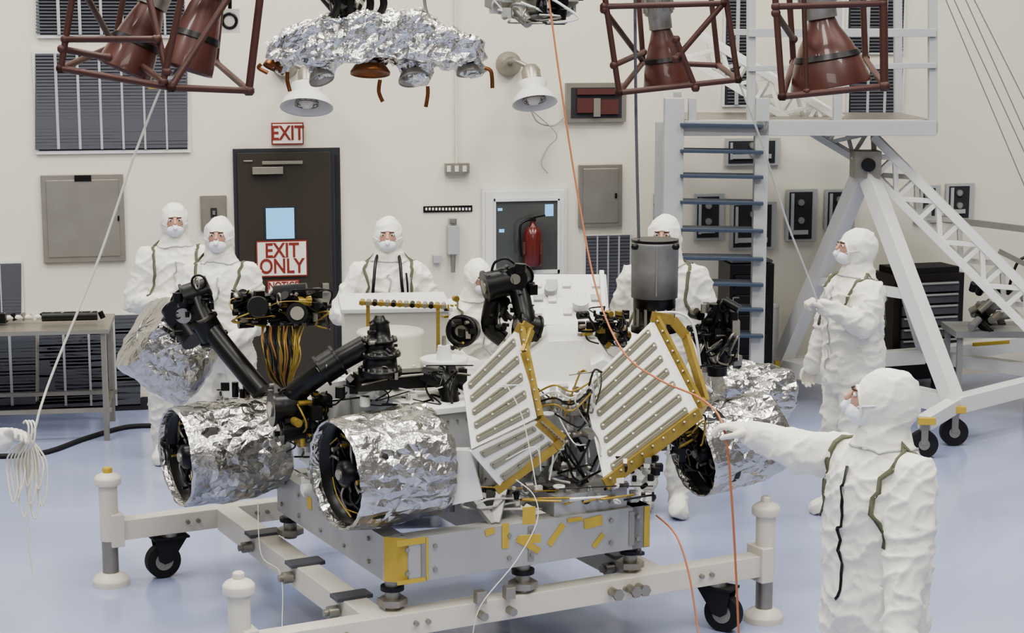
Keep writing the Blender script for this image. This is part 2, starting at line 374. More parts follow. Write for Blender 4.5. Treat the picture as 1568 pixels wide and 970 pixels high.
B.obj('mobile_gantry_crane',['white','rubber','tape','steel'],bevel=.003)
B=MB(); B.beam(PY(1440,335,13.9),PY(1640,360,13.9),.05,.05,0); B.beam(PY(1530,385,13.9),PY(1640,440,13.9),.04,.04,0); B.beam(PY(1600,300,13.9)*1,V((PY(1600,300,13.9).x,13.9,0)),.06,.06,0)
B.obj('crane_tow_bar',['steel'])
# tool chest
B=MB(); c0=PZ(1366,603,0); c1=PZ(1472,596,0); t=(c1-c0).normalized(); n=V((-t.y,t.x,0)); w=(c1-c0).length
cc=(c0+c1)/2+n*.2
B.obox(cc+V((0,0,.54)),t*w/2,n*.18,V((0,0,.44)),0)
for i in range(6):
    z=.40+i*.095; B.obox((c0+c1)/2-n*.0+V((0,0,z)),t*(w*.40),n*.016,V((0,0,.040)),3); B.obox((c0+c1)/2-n*.02+V((0,0,z+.03)),t*(w*.38),n*.008,V((0,0,.008)),1)
for i in (-1,1):
    for j in (-1,1): p=cc+t*w*.4*i+n*.13*j; B.cyl(V((p.x-.02,p.y,.05)),V((p.x+.02,p.y,.05)),.05,.05,2)
B.obox(cc+V((0,0,1.0)),t*w*.45,n*.15,V((0,0,.03)),2)
B.obj('tool_chest',['toolred','lgrey','rubber','dgrey'],bevel=.004)
B=MB(); random.seed(8)
for i in range(26):
    p=PY(random.uniform(1480,1575),random.uniform(440,500),13.9+random.random()*.4); B.cyl(p,p+V((random.uniform(-.15,.15),random.uniform(-.1,.1),random.uniform(-.1,.1))),.03,.03,i%3,10)
p=PY(1525,505,14.1); B.box(p,(.75,.5,.05),2); 
for i in(-.33,.33):
    for j in (-.2,.2): B.beam(p+V((i,j,0)),V((p.x+i,p.y+j,0)),.04,.04,2)
B.tube([PY(1545,440,13.9),PY(1560,400,13.9),PY(1590,390,13.9)],.012,0)
B.obj('pump_cart',['black','steel','grey'])
# black cabinet
B=MB(); p=PZ(1143,622,0); B.box(p+V((0,.2,.60)),(.36,.36,1.08),0,.15); B.box(p+V((0,.2,1.16)),(.34,.34,.02),1,.15)
for i in range(6): B.box(p+V((.02,.01,.2+i*.16)),(.28,.02,.11),0,.15); B.box(p+V((.1,-.01,.2+i*.16)),(.04,.02,.02),2,.15)
for i in(-.13,.13): B.cyl(p+V((i-.02,.1,.04)),p+V((i+.02,.1,.04)),.05,.05,0); B.cyl(p+V((i-.02,.3,.04)),p+V((i+.02,.3,.04)),.05,.05,0)
B.obj('equipment_cabinet',['black','dgrey','steel'],bevel=.005)
# white bollard post
B=MB(); p=PZ(1183,590,0); z=PY(1183,470,p.y).z; B.cyl(p,V((p.x,p.y,z)),.04,.04,0); B.sph((p.x,p.y,z),(.045,.045,.03),0); B.cyl(p,p+V((0,0,.02)),.1,.1,0); B.obj('bollard',['white'])
# ------------------------------------------------------------------ cart
cart=empty('transport_dolly')
B=MB()
u0,v0=2.79,2.14
def post(u,v,h=.60):
    p=CP(u,v,0); B.rev(p,V((0,0,1)),[(0,.10),(.03,.10),(.05,.085),(.07,.05)],0,28)
    B.cyl(p+V((0,0,.05)),p+V((0,0,.26)),.044,.044,2,20); B.cyl(p+V((0,0,.25)),p+V((0,0,h-.04)),.05,.05,0,24)
    B.rev(p+V((0,0,h-.05)),V((0,0,1)),[(0,.05),(.01,.072),(.045,.072),(.06,.06),(.075,.03)],0,24)
    B.rev(p+V((0,0,h+.02)),V((0,0,1)),[(0,.028),(.03,.028),(.035,.02)],1 if (u,v)==(0,v0) else 0,6)
for u,v in ((0,0),(u0,0),(0,v0),(u0,v0)): post(u,v)
B.cbox(.06,u0-.06,-.05,.05,.25,.36,0); B.cbox(.06,u0-.06,v0-.05,v0+.05,.25,.36,0)
for u in (.65,2.14): B.cbox(u-.06,u+.06,.05,v0-.05,.24,.36,0); 
for u,v in ((.03,0),(u0-.03,0),(.03,v0),(u0-.03,v0)): B.cbox(u-.035,u+.035,-.07+v,.07+v,.22,.40,0)
for u in (.45,.85,1.9,2.4):
    for v in (0,v0):
        for du in(-.03,.03):
            p=CP(u+du,v-.05,.31); B.cyl(p,p-Vv*.02,.012,.012,2,8)
for u in(.65,2.14):
    for v in(.3,.9,1.5): B.cbox(u-.09,u+.09,v-.05,v+.05,.355,.375,3); p=CP(u-.07,v,.3); B.cyl(p,p-U*.05,.03,.03,2,12); B.cyl(p-U*.05,p-U*.07,.018,.018,2,8)
for u in (1.85,1.95,2.0):
    p=CP(u,-.06,.31); B.cyl(p,p-Vv*.06,.022,.022,2,12); B.cyl(p-Vv*.06,p-Vv*.075,.03,.03,2,6)
for u in (1.15,1.3):
    p=CP(u,-.05,.30); B.cyl(p,p-Vv*.05,.02,.02,2,12); B.box(p+V((0,-.02,.09)),(.05,.05,.06),2,.4)
B.obj('cart_frame',['cream','tape','steel','dgrey'],cart,bevel=.004)
B=MB()
def caster(u,v,ang):
    p=CP(u,v,0); d=V((math.cos(ang),math.sin(ang),0)); a=V((-d.y,d.x,0)); w=p-d*.04
    B.cyl(w-a*.028+V((0,0,.095)),w+a*.028+V((0,0,.095)),.095,.095,0,32); B.cyl(w-a*.032+V((0,0,.095)),w+a*.032+V((0,0,.095)),.05,.05,1,20)
    for s in(-1,1): B.prism([w+a*.04*s+V((0,0,.08)),w+a*.04*s-d*.03+V((0,0,.1)),p+a*.04*s-d*.09+V((0,0,.22)),p+a*.04*s+d*.09+V((0,0,.22)),w+a*.04*s+d*.04+V((0,0,.09))],a*.006,0)
    B.obox(p+V((0,0,.225)),d*.1,a*.055,V((0,0,.006)),0); B.cyl(p+V((0,0,.22)),p+V((0,0,.26)),.05,.05,1)
caster(.33,v0,.5); caster(2.5,0,2.6); caster(.3,0,.5); caster(2.45,v0,.5)
B.obj('casters',['rubber','steel'],cart)
# fixture (aluminium box frame)
B=MB(); fu0,fu1,fv0,fv1=.70,2.07,-.05,1.42; z0,z1=.50,.71
B.cbox(fu0+.09,fu1,fv0,fv0+.1,z0,z1,0); B.cbox(fu0+.09,fu1,fv1-.1,fv1,z0,z1,0); B.cbox(fu0,fu0+.1,fv0+.09,fv1,z0,z1,0); B.cbox(fu1-.1,fu1,fv0,fv1,z0,z1,0)
B.prism([CP(fu0,fv0+.09,z0),CP(fu0+.09,fv0,z0),CP(fu0+.12,fv0+.02,z0),CP(fu0+.02,fv0+.12,z0)],V((0,0,z1-z0)),0)
B.cbox(1.35,1.45,fv0+.1,fv1-.1,z0+.03,z1-.02,0)
for a in (.85,1.4,1.95): B.prism([CP(a,fv0-.004,z0+.02),CP(a+.03,fv0-.004,z0+.02),CP(a+.03,fv0-.004,z1-.02),CP(a,fv0-.004,z1-.02)],Vv*.002,1)
for u in (.78,.92,1.3,1.42,1.85,2.0):
    for z in (.55,.66): p=CP(u,fv0,z); B.cyl(p,p-Vv*.01,.011,.011,1,10)
for v in (.2,.5,.8,1.1,1.35):
    for z in (.55,.66): p=CP(fu0,v,z); B.cyl(p,p-U*.01,.011,.011,1,10)
for u,v in ((.75,.05),(2.02,.05),(.75,1.37),(2.02,1.37),(1.4,0)):
    p=CP(u,v,.36); B.cyl(p,p+V((0,0,.15)),.035,.035,1,16); B.cyl(p+V((0,0,.02)),p+V((0,0,.05)),.07,.07,1,6); B.cyl(p+V((0,0,.09)),p+V((0,0,.11)),.055,.055,2,16)
for u,v,u2,v2 in ((1.25,0,1.15,.25),(1.25,0,1.45,.25),(1.9,0,1.7,.25),(1.9,0,2.0,.25),(.75,.3,.95,.4),(.75,1.1,.95,1.0)):
    B.beam(CP(u,v,z1),CP(u2,v2,z1+.2),.05,.02,0)
B.cbox(1.55,1.95,fv0+.02,fv0+.3,z1,z1+.10,0)
B.obj('support_fixture',['alu','steel','black','dgrey'],cart,bevel=.003)
B=MB()
def tp(u,z,w,h,ang=0,f=fv0-.003):
    a=U*math.cos(ang)+V((0,0,math.sin(ang))); b=-U*math.sin(ang)+V((0,0,math.cos(ang))); B.obox(CP(u,f,z),a*w/2,b*h/2,Vv*.0015,0)
tp(.88,.605,.012,.2); tp(.80,.695,.14,.03); tp(.80,.51,.14,.02); tp(2.05,.605,.03,.2); tp(1.28,.66,.035,.12); tp(1.4,.6,.03,.14,1.0); tp(1.55,.63,.03,.12,-.7); tp(1.75,.665,.10,.05,.1); tp(1.78,.57,.08,.025,.8); tp(1.2,.69,.05,.03,.2); tp(1.65,.69,.08,.02)
B.obox(CP(fu0+.045,fv0+.045,.605)-(U+Vv).normalized()*.003,(U-Vv)*.04,(U+Vv).normalized()*.0015,V((0,0,.105)),0)
B.obox(CP(fu0-.002,.95,.65),U*.001,Vv*.03,V((0,0,.03)),0)
p=PY(810,790,7.9); B.box(p,(.06,.004,.08),0,.3); p=PY(812,826,7.85); B.box(p,(.10,.004,.04),0,.3)
B.obj('yellow_tape_marks',['tape'],cart)
B=MB(); B.tube([PY(790,735,7.9),PY(818,760,7.88),PY(822,800,7.85),PY(790,860,7.8),PY(735,930,7.7),PY(722,990,7.7)],.0025,0); B.tube([PY(770,580,8.1),PY(800,640,8.0),PY(822,750,7.9)],.0025,0)
B.tube([PY(395,770,8.9),PY(400,850,8.8),PY(430,880,8.7),PY(432,960,8.4)],.0025,0); B.obj('tie_lines',['rope'],cart)
# ------------------------------------------------------------------ rover
rover=empty('mars_rover')
def fdisp(seed,amp=.03,sc=6,amp2=.012):
    o=V((seed*3.1,seed*1.7,seed*.9))
    def fn(p):
        q=p*sc+o; d=noise.voronoi(q)[0]; d2=noise.voronoi(q*2.3+o)[0]
        return (d[0]-.4)*amp*-1+(d2[0]-.4)*amp2*-1+noise.noise(q*.6)*amp*.7
    return fn
def foil_wheel(name,c,ax,R,L,seed,open_=True,amp=.03):
    ax=V(ax).normalized(); c=V(c); a,b=frame(ax); g0=fdisp(seed,amp,5,.010); rj=random.Random(seed*77)
    def g(p):
        k=max(-.5,min(.5,(p-c).dot(ax)/L))+.5
        q=V((p-c)); r=1-abs(noise.noise(V((q.dot(a)*9+q.dot(ax)*3,q.dot(b)*9,q.dot(ax)*2.2))+V((seed*9,0,0))))
        return (g0(p)-(r**5)*.022)*(.35+.65*min(1,k*3)) if open_ else g0(p)-(r**5)*.022
    prof=[(-L/2+.05,.90),(-L/2+.02,.915),(-L/2,.935),(-L/2-.006,.965),(-L/2+.01,.99)]
    n=17
    for i in range(n): t=i/(n-1); prof.append((-L/2+.03+(L-.07)*t,1.0+.05*math.sin(t*math.pi)))
    prof+=[(L/2,.95),(L/2+.02,.85),(L/2+.03,.6),(L/2+.035,.35),(L/2+.035,.1)]
    if not open_: prof=[(-L/2-.02,.1),(-L/2-.02,.4),(-L/2-.015,.7)]+prof[3:]
    seg=66; B=MB(); vs=[]; nr=len(prof)
    for i,(t,r) in enumerate(prof):
        for k in range(seg):
            j=1 if 6<i<nr-5 else .25
            q=(k+rj.uniform(-.38,.38)*j)*2*math.pi/seg; d=a*math.cos(q)+b*math.sin(q); tt=t+rj.uniform(-.009,.009)*j; p=c+ax*tt+d*r*R; p=p+d*(g(p)+rj.uniform(-.0028,.0028)*j)+ax*g(p+V((5,5,5)))*.3; vs.append(p)
    fs=[]
    for i in range(nr-1):
        for k in range(seg):
            k2=(k+1)%seg; A_,B_,C_,D_=i*seg+k,i*seg+k2,(i+1)*seg+k2,(i+1)*seg+k
            if rj.random()<.5: fs+=[(A_,B_,C_),(A_,C_,D_)]
            else: fs+=[(A_,B_,D_),(B_,C_,D_)]
    fs.append(tuple(range((nr-1)*seg,nr*seg)))
    if not open_: fs.append(tuple(range(seg))[::-1])
    B.add(vs,fs,0,False)
    B.obj(name+'_foil_wrap',['foil'],rover)
    if open_:
        rd=random.Random(seed+50)
        B=MB(); e=c-ax*(L/2-.03)
        B.rev(e,-ax,[(-.12,.93*R),(-.02,.93*R),(.0,.90*R),(.0,.84*R),(-.10,.80*R)],0,44)
        B.rev(e+ax*.085,-ax,[(-.01,.82*R),(0,.82*R)],1,32)
        B.rev(e,-ax,[(-.08,.26*R),(.0,.24*R),(.015,.15*R)],0,24); B.rev(e,-ax,[(.01,.1*R),(.025,.09*R)],2,16)
        B.torus(e+ax*.03,ax,.55*R,.008,0,36)
        D=lambda z:a*math.cos(z)+b*math.sin(z)
        for k in range(8):
            q=k*math.pi/4+seed
            B.tube([e+ax*.04+D(q)*.2*R,e+ax*.02+D(q+.12)*.5*R,e+ax*.05+D(q+.45)*.83*R],.007,0 if k%2 else 2,6)
        for k in range(30):
            q=rd.random()*6.28; rr=rd.uniform(.25,.78)*R; d=D(q); p=e+d*rr+ax*rd.uniform(.02,.08)
            B.cyl(p,p-ax*rd.uniform(.01,.04),rd.uniform(.005,.014),None,rd.choice((0,0,0,2,3)),8)
        for k in range(4):
            q=rd.random()*6.28; P=[]
            for j in range(4): P.append(e+D(q+j*.5)*R*rd.uniform(.5,.8)+ax*rd.uniform(.0,.05))
            B.tube(P,.004,3,6)
        B.obj(name+'_hub',['black','dark','steel','gold'],rover)
WAX=V((.84,.54,.03))
foil_wheel('wheel_front',PY(590,715,8.08),WAX,.262,.50,1)
foil_wheel('wheel_middle',PY(346,690,9.05),V((.86,.50,.03)),.262,.52,2)
foil_wheel('wheel_rear',PY(262,535,9.7),V((.75,.35,-.55)),.25,.36,3,False,.05)
foil_wheel('wheel_right_front',PY(1120,678,8.95),V((.86,.42,.17)),.225,.46,4)
foil_wheel('wheel_right_rear',PY(1150,602,9.9),V((.95,.25,-.1)),.17,.42,5,False,.05)
# chassis
B=MB()
B.cbox(1.0,2.1,.25,1.25,.82,1.22,0)
B.cbox(.98,2.12,.23,1.27,1.20,1.23,1)
for u in (1.05,1.3,1.55,1.8,2.05): B.cbox(u-.012,u+.012,.235,.25,.84,1.19,2)
for z in (.86,1.02,1.16):
    for k in range(22): p=CP(1.03+k*.05,.25,z); B.cyl(p,p-Vv*.01,.006,.006,2,6)
# white deck box between radiators
B.prism([PY(812,592,9.0),PY(812,545,9.0),PY(840,523,9.0),PY(915,520,9.0),PY(932,545,9.0),PY(930,592,9.0)],V((0,.5,0)),1)
B.prism([PY(905,650,8.8),PY(905,560,8.8),PY(925,550,8.8),PY(1000,600,8.8),PY(1000,700,8.8)],V((0,.3,0)),1)
# lower brackets & plates
B.prism([PY(690,775,8.1),PY(690,690,8.1),PY(720,690,8.1),PY(740,765,8.1)],V((0,.06,0)),1)
B.prism([PY(455,700,8.8),PY(455,640,8.8),PY(500,620,8.8),PY(500,740,8.8)],V((.1,.3,0)),1)
B.prism([PY(445,655,9.2),PY(445,610,9.2),PY(520,590,9.2),PY(640,596,9.0),PY(640,650,9.0)],V((0,.3,0)),1)
B.prism([PY(515,598,8.75),PY(515,585,8.75),PY(640,588,8.75),PY(655,600,8.75),PY(655,615,8.75),PY(560,612,8.75)],V((0,.12,0)),1)
for x in (470,520,570): B.cyl(PY(x,622,9.19),PY(x,622,9.05),.035,.035,2,16)
B.obj('chassis',['lgrey','panelw','steel'],rover,bevel=.003)
# radiator plates
def lerp2(a,b,c,d,s,t): return (a.lerp(b,s)).lerp(d.lerp(c,s),t)
def radiator(name,b,a,d,c,n,th,frames):
    B=MB(); nrm=(a-b).cross(c-b).normalized()
    if nrm.y>0: nrm=-nrm
    B.prism([b,a,d,c],-nrm*th,0)
    for i in range(n):
        t0=(i+.30)/n; t1=(i+.64)/n
        q=[lerp2(b,a,d,c,.10,t0),lerp2(b,a,d,c,.90,t0),lerp2(b,a,d,c,.90,t1),lerp2(b,a,d,c,.10,t1)]
        q=[x+nrm*.002 for x in q]
        for k in range(4): B.beam(q[k],q[(k+1)%4],.010,.009,1)
        m0=(q[0]+q[3])/2; m1=(q[1]+q[2])/2
        B.beam(q[0].lerp(q[3],.88),q[1].lerp(q[2],.88),.008,.020,1)
        for s in (.02,.34,.66,.98): x=m0.lerp(m1,s); B.cyl(x,x+nrm*.010,.006,.006,3,8)
    for f in frames:
        P=[b,a,d,c]; x,y=P[f],P[(f+1)%4]; ctr=(a+b+c+d)/4; o=((x+y)/2-ctr).normalized()*.012
        B.beam(x+o-nrm*.01,y+o-nrm*.01,.022,th+.04,2)
        for s in range(9): z=x.lerp(y,(s+.5)/9)+o; B.cyl(z,z+nrm*.03,.005,.005,3,6)
    B.obj(name,['panelw','rib','gold','steel'],rover)
radiator('radiator_right',PY(893,594,8.55),PY(1000,490,8.72),PY(1070,628,8.5),PY(925,738,8.3),7,.02,(1,2))
radiator('radiator_left_upper',PY(709,590,8.15),PY(793,503,8.3),PY(822,640,8.15),PY(722,688,8.02),5,.02,(1,))
radiator('radiator_left_lower',PY(720,692,8.02),PY(822,646,8.15),PY(858,678,8.2),PY(768,748,8.1),3,.02,(1,))
B=MB()
fr=[PY(998,485,8.72),PY(1030,490,8.75),PY(1050,515,8.75),PY(1080,615,8.6),PY(1068,635,8.5)]
for i in range(len(fr)-1): B.beam(fr[i],fr[i+1],.022,.05,0)
fr=[PY(790,515,8.3),PY(800,497,8.3),PY(814,505,8.32),PY(802,540,8.25),PY(826,640,8.17),PY(862,672,8.2),PY(850,686,8.18),PY(760,752,8.1)]
for i in range(len(fr)-1): B.beam(fr[i],fr[i+1],.018,.04,0)
B.tube([PY(1035,495,8.8),PY(1062,530,8.8),PY(1070,580,8.75),PY(1090,600,8.75)],.010,1); B.tube([PY(1000,480,8.85),PY(1040,480,8.85),PY(1062,500,8.85),PY(1072,560,8.85)],.007,1)
B.obj('radiator_frames',['gold','white'],rover)
# clutter generators
def cluster(B,x0,y0,x1,y1,Y0,Y1,n,mats,seed,smin=.012,smax=.04):
    rnd=random.Random(seed)
    for i in range(n):
        p=PY(rnd.uniform(x0,x1),rnd.uniform(y0,y1),rnd.uniform(Y0,Y1)); s=rnd.uniform(smin,smax); m=rnd.choice(mats); k=rnd.random()
        d=rnd.choice([U,Vv,V((0,0,1)),V((rnd.uniform(-1,1),rnd.uniform(-1,1),rnd.uniform(-1,1))).normalized()])
        if k<.5: B.cyl(p-d*s*rnd.uniform(.3,1.3),p+d*s*rnd.uniform(.3,1.3),s*rnd.uniform(.35,.9),None,m,14)
        elif k<.8: a,b=frame(d); B.obox(p,d*s*rnd.uniform(.4,1.2),a*s*rnd.uniform(.3,.9),b*s*rnd.uniform(.3,.9),m)
        else: B.torus(p,d,s*.8,s*.2,m,14)
def cables(B,x0,y0,x1,y1,Y0,Y1,n,mats,seed,r=.005,npt=4):
    rnd=random.Random(seed)
    for i in range(n):
        x=rnd.uniform(x0,x1); y=rnd.uniform(y0,y1); P=[]
        for k in range(npt):
            P.append(PY(min(x1,max(x0,x)),min(y1,max(y0,y)),rnd.uniform(Y0,Y1))); x+=rnd.uniform(-.4,.4)*(x1-x0); y+=rnd.uniform(-.4,.4)*(y1-y0)
        B.tube(P,r*rnd.uniform(.7,1.4),rnd.choice(mats),6,5)
KM=['black','gold','steel','orange','dark','panelw','alu']
B=MB(); cluster(B,360,448,500,498,9.2,9.5,150,[0,0,0,0,0,0,2,1],11,.010,.038); cables(B,355,445,505,505,9.15,9.3,16,[0,0,0,1],12,.004)
B.cyl(PY(420,452,9.3),PY(470,448,9.3),.05,.05,0,20); B.cyl(PY(395,470,9.25),PY(395,470,9.0),.06,.05,0,20); B.cyl(PY(455,480,9.25),PY(455,480,9.02),.055,.055,0,20); B.cyl(PY(455,480,9.02),PY(455,480,9.0),.035,.035,2,20)
B.beam(PY(355,455,9.4),PY(502,470,9.4),.1,.06,0); B.obj('instrument_turret',KM,rover)
B=MB()
rnd=random.Random(5)
for i in range(26):
    x=403+i*2.3; B.tube([PY(x+rnd.uniform(-4,4),500,9.15),PY(x-2,520,9.05+rnd.uniform(-.03,.03)),PY(x+rnd.uniform(-6,6),548,9.02),PY(430+ (x-430)*.6,578,9.1),PY(440,600,9.2)],.0048,rnd.choice((3,0,1,0,1)),6)
B.obj('wire_harness',KM,rover)
B=MB()
def joint(p,ax,r,l,m=0):
    ax=V(ax).normalized(); B.cyl(p-ax*l/2,p+ax*l/2,r,r,m,24); 
    for s in (-1,1): B.cyl(p+ax*(l/2)*s,p+ax*(l/2+.012)*s,r*1.15,r*1.15,m,24); B.cyl(p+ax*(l/2+.01)*s,p+ax*(l/2+.02)*s,r*.5,r*.5,2,16)
j0=PY(300,450,9.3); j2=PY(400,600,9.0)
B.tube([j0,PY(320,500,9.2),PY(375,570,9.05),j2],.052,0,18); joint(j0,(1,.3,.3),.065,.12); joint(PY(285,475,9.35),(0,1,.2),.085,.14); joint(PY(320,505,9.2),(.5,.2,-1),.068,.1)
B.torus(PY(304,432,9.25),(0,1,0),.035,.006,0); B.torus(PY(302,434,9.2),(1,.6,0),.03,.005,2)
B.cyl(PY(262,470,9.4),PY(300,520,9.3),.06,.08,0,20)
k0=PY(440,625,8.6); k2=PY(560,530,8.5)
B.tube([k0,PY(455,600,8.6),PY(500,565,8.5),k2],.055,0,18); joint(k0,(1,.4,0),.075,.14); joint(PY(505,560,8.5),(.8,.2,.5),.072,.08)
joint(PY(448,655,8.6),(1,.4,.1),.065,.1)
f=PY(582,575,8.5)
B.rev(f,V((0,0,1)),[(0,.10),(.015,.105),(.03,.105),(.035,.085),(.09,.08),(.095,.10),(.11,.10),(.115,.075),(.16,.065),(.165,.085),(.175,.085),(.18,.055),(.25,.045),(.255,.05),(.27,.03),(.29,.02)],0,36)
for k in range(18):
    q=k*math.pi/9
    for r,z in ((.095,.03),(.092,.105),(.077,.172)): x=f+V((math.cos(q)*r,math.sin(q)*r,z)); B.cyl(x,x+V((0,0,.014)),.006,.006,2,6)
B.beam(PY(545,585,8.5),PY(710,575,8.7),.1,.08,0); B.tube([PY(650,575,8.6),PY(680,585,8.55),PY(690,620,8.5),PY(688,660,8.5)],.045,0,16); B.beam(PY(690,560,8.6),PY(705,700,8.5),.04,.03,4)
B.beam(PY(505,600,8.8),PY(560,590,8.6),.12,.08,5)
B.tube([PY(765,470,9.4),PY(755,445,9.35),PY(770,425,9.3),PY(792,440,9.3),PY(805,490,9.2),PY(815,520,9.2)],.052,0,18)
joint(PY(762,435,9.3),(1,.3,.2),.075,.12); joint(PY(795,425,9.3),(.3,1,0),.055,.1); joint(PY(808,500,9.2),(1,.3,-.3),.06,.1); B.tube([PY(790,405,9.3),PY(775,396,9.3),PY(758,402,9.3),PY(752,418,9.3)],.007,0); B.cyl(PY(796,418,9.25),PY(797,404,9.25),.03,.03,0); 
B.tube([PY(755,460,9.3),PY(750,500,9.3),PY(770,520,9.3)],.045,0,14)
h=PY(708,507,9.3); B.rev(h,V((-.3,-1,.1)),[(-.1,.07),(0,.085),(.02,.085),(.02,.06),(.0,.05)],0,28); B.rev(h,V((-.3,-1,.1)),[(0,.03),(.03,.03)],2)
B.obj('robotic_arm',KM,rover)
B=MB(); cluster(B,270,450,330,520,9.2,9.4,44,[0,0,0,0,2],31,.01,.03); cluster(B,745,425,815,510,9.2,9.4,50,[0,0,0,0,2],32,.01,.03); cluster(B,690,490,725,535,9.2,9.4,16,[0,0,2,1],33,.01,.03)
cluster(B,550,500,615,580,8.4,8.5,14,[0,0,2],34,.008,.02); cluster(B,430,600,500,680,8.5,8.8,70,[0,0,0,0,2,1,4],35,.012,.04); cluster(B,455,640,500,760,8.6,8.9,34,[0,2,5,6,5],36)
cluster(B,520,560,720,612,8.5,8.9,64,[0,0,2,5,6,5],37,.012,.035); cluster(B,660,600,705,690,8.45,8.7,24,[0,0,0,5,2],38,.01,.03)
cluster(B,890,480,960,528,9.0,9.3,56,[0,0,0,0,2,1],39,.012,.035); cluster(B,1062,462,1128,560,9.1,9.4,95,[0,0,0,0,0,2],40,.015,.045)
cluster(B,820,590,905,735,8.4,8.7,110,[0,2,2,5,6,5,1],41,.01,.034); cluster(B,1015,640,1070,700,8.7,8.9,30,[0,0,5,2],42,.012,.035); cluster(B,690,745,1000,775,8.3,8.6,80,[0,2,5,6,5],43,.01,.03)
cluster(B,680,450,700,500,9.3,9.4,10,[0,1],45,.01,.025); cluster(B,930,700,1010,745,8.3,8.6,36,[0,2,0,5],46,.01,.03); cluster(B,330,590,450,618,9.2,9.4,34,[0,0,2,6],47,.01,.035)
B.obj('mechanical_parts',KM,rover)
B=MB(); cables(B,815,570,920,740,8.3,8.6,22,[1,0,0,2,5,5],50,.0045); cables(B,500,560,720,620,8.4,8.6,12,[0,0,5,2],51,.0045); cables(B,430,600,500,700,8.5,8.7,10,[0,0,1,2],52,.005); cables(B,1000,630,1080,720,8.6,8.8,10,[0,0,1],53,.005)
cables(B,890,470,960,530,8.9,9.2,10,[0,0,0,2],54,.005); cables(B,1060,450,1130,560,9.0,9.2,14,[0,0,2],55,.006); cables(B,700,590,830,760,7.98,8.05,2,[5],56,.003); cables(B,700,745,1000,780,8.2,8.4,8,[0,0,1,5],57,.0045); cables(B,650,570,700,680,8.4,8.5,8,[0,0,0],58,.006)
for i in range(4): B.tube([PY(825,600+i*8,8.4),PY(850,590+i*10,8.35),PY(875,600+i*10,8.38),PY(905,585+i*6,8.45)],.005,(1,5,0,1)[i],6)
B.obj('cable_bundles',KM,rover)
# canister + base
B=MB(); c=PY(1002,455,9.25); H=PY(1002,370,9.25).z-c.z
B.rev(c,V((0,0,1)),[(0,.115),(.0,.12),(H*.5,.121),(H-.02,.122),(H-.01,.125),(H,.12),(H+.005,.0)],3,40); B.rev(c+V((0,0,H)),V((0,0,1)),[(0,.122),(.012,.122)],1,40)
B.rev(c-V((0,0,.05)),V((0,0,1)),[(-.02,.09),(0,.11),(.05,.11)],1,30); B.rev(c-V((0,0,.18)),V((0,0,1)),[(0,.12),(.03,.12),(.04,.08),(.12,.08)],1,30)
for k in range(12): q=k*math.pi/6; x=c+V((math.cos(q)*.1,math.sin(q)*.1,-.16)); B.cyl(x,x+V((0,0,.13)),.009,.009,2,8)
B.beam(c+V((0,-.123,.02)),c+V((0,-.123,H-.02)),.008,.004,2)
B.sph(PY(972,378,9.1),(.02,.02,.02),1,8); B.sph(PY(1035,378,9.1),(.02,.02,.02),1,8)
B.cyl(PY(1098,505,9.2),PY(1098,465,9.2),.06,.045,1,24); B.cyl(PY(1098,530,9.2),PY(1098,505,9.2),.085,.085,1,24); B.cyl(PY(1098,575,9.2),PY(1098,530,9.2),.05,.06,1,24)
B.cyl(PY(925,525,9.1),PY(925,490,9.1),.05,.04,1,20)
B.obj('antenna_canister',['grey','black','steel','canf'],rover)
# white dish, beige drum
B=MB(); d=PY(680,560,8.75); B.rev(d,V((0,0,1)),[(-.12,.03),(-.02,.05),(0,.115),(.035,.12),(.04,.11),(.03,.09),(.03,.0)],0,36); B.cyl(d+V((0,0,.03)),d+V((0,0,.1)),.04,.03,0); B.cyl(d+V((0,0,.09)),d+V((0,0,.15)),.012,.01,1)
d=PY(598,545,9.3); B.rev(d,V((0,0,1)),[(-.2,.17),(.10,.175),(.12,.18),(.135,.17),(.135,0)],2,40)
B.obj('antenna_pedestals',['white','steel','cream'],rover,)
# rail
B=MB(); r0=PY(550,464,9.8); r1=PY(684,470,9.8); B.beam(r0,r1,.022,.02,0)
for i in range(14): x=r0.lerp(r1,(i+.5)/14); B.cyl(x-V((0,.02,0)),x+V((0,.02,.01)),.014,.014,(0,2,1)[i%3],8)
for i in(.1,.9): x=r0.lerp(r1,i); B.beam(x,x-V((0,0,.25)),.02,.02,0)
B.obj('gold_rail',['gold','black','steel'],rover)
# ------------------------------------------------------------------ white equipment boxes behind rover
B=MB(); bx=PY(600,500,10.7).x
B.box((bx,10.9,.7),(.62,.6,1.25),0,.12); B.box((bx,10.9,1.34),(.66,.64,.03),1,.12); B.box((bx+.05,10.58,.9),(.3,.02,.4),1,.12)
for i in (-.25,.25):
    for j in(-.2,.2): q=V((bx+i,10.9+j,0)); B.cyl(q,q+V((0,0,.08)),.03,.03,1)
B.obj('ground_support_cabinet',['cream','white'],bevel=.006)
B=MB(); c=PY(868,470,11.0); 
R=Matrix.Rotation(math.radians(28),3,'X')
B.obox(c,V((.25,0,0)),R@V((0,.26,0)),R@V((0,0,.06)),0); B.box((c.x,c.y+.1,.6),(.5,.5,1.2),0)
for i in range(-2,3):
    for j in (-1,0,1):
        if (i*3+j)%4==0: continue
        x=c+R@V((i*.09,j*.14,.065)); B.obox(x,V((.034-.008*((i+j)%2),0,0)),R@V((0,.03+.015*(i%2),0)),R@V((0,0,.012)),0 if (i+j)%2 else 1); 
for i in (-.22,.22): B.beam(c+R@V((i,-.25,.08)),c+R@V((i,.25,.08)),.03,.04,0)
x=c+R@V((.08,-.1,.07)); B.cyl(x,x+R@V((0,0,.05)),.05,.05,0); x=c+R@V((-.1,.05,.07)); B.cyl(x,x+R@V((0,0,.04)),.04,.04,1)
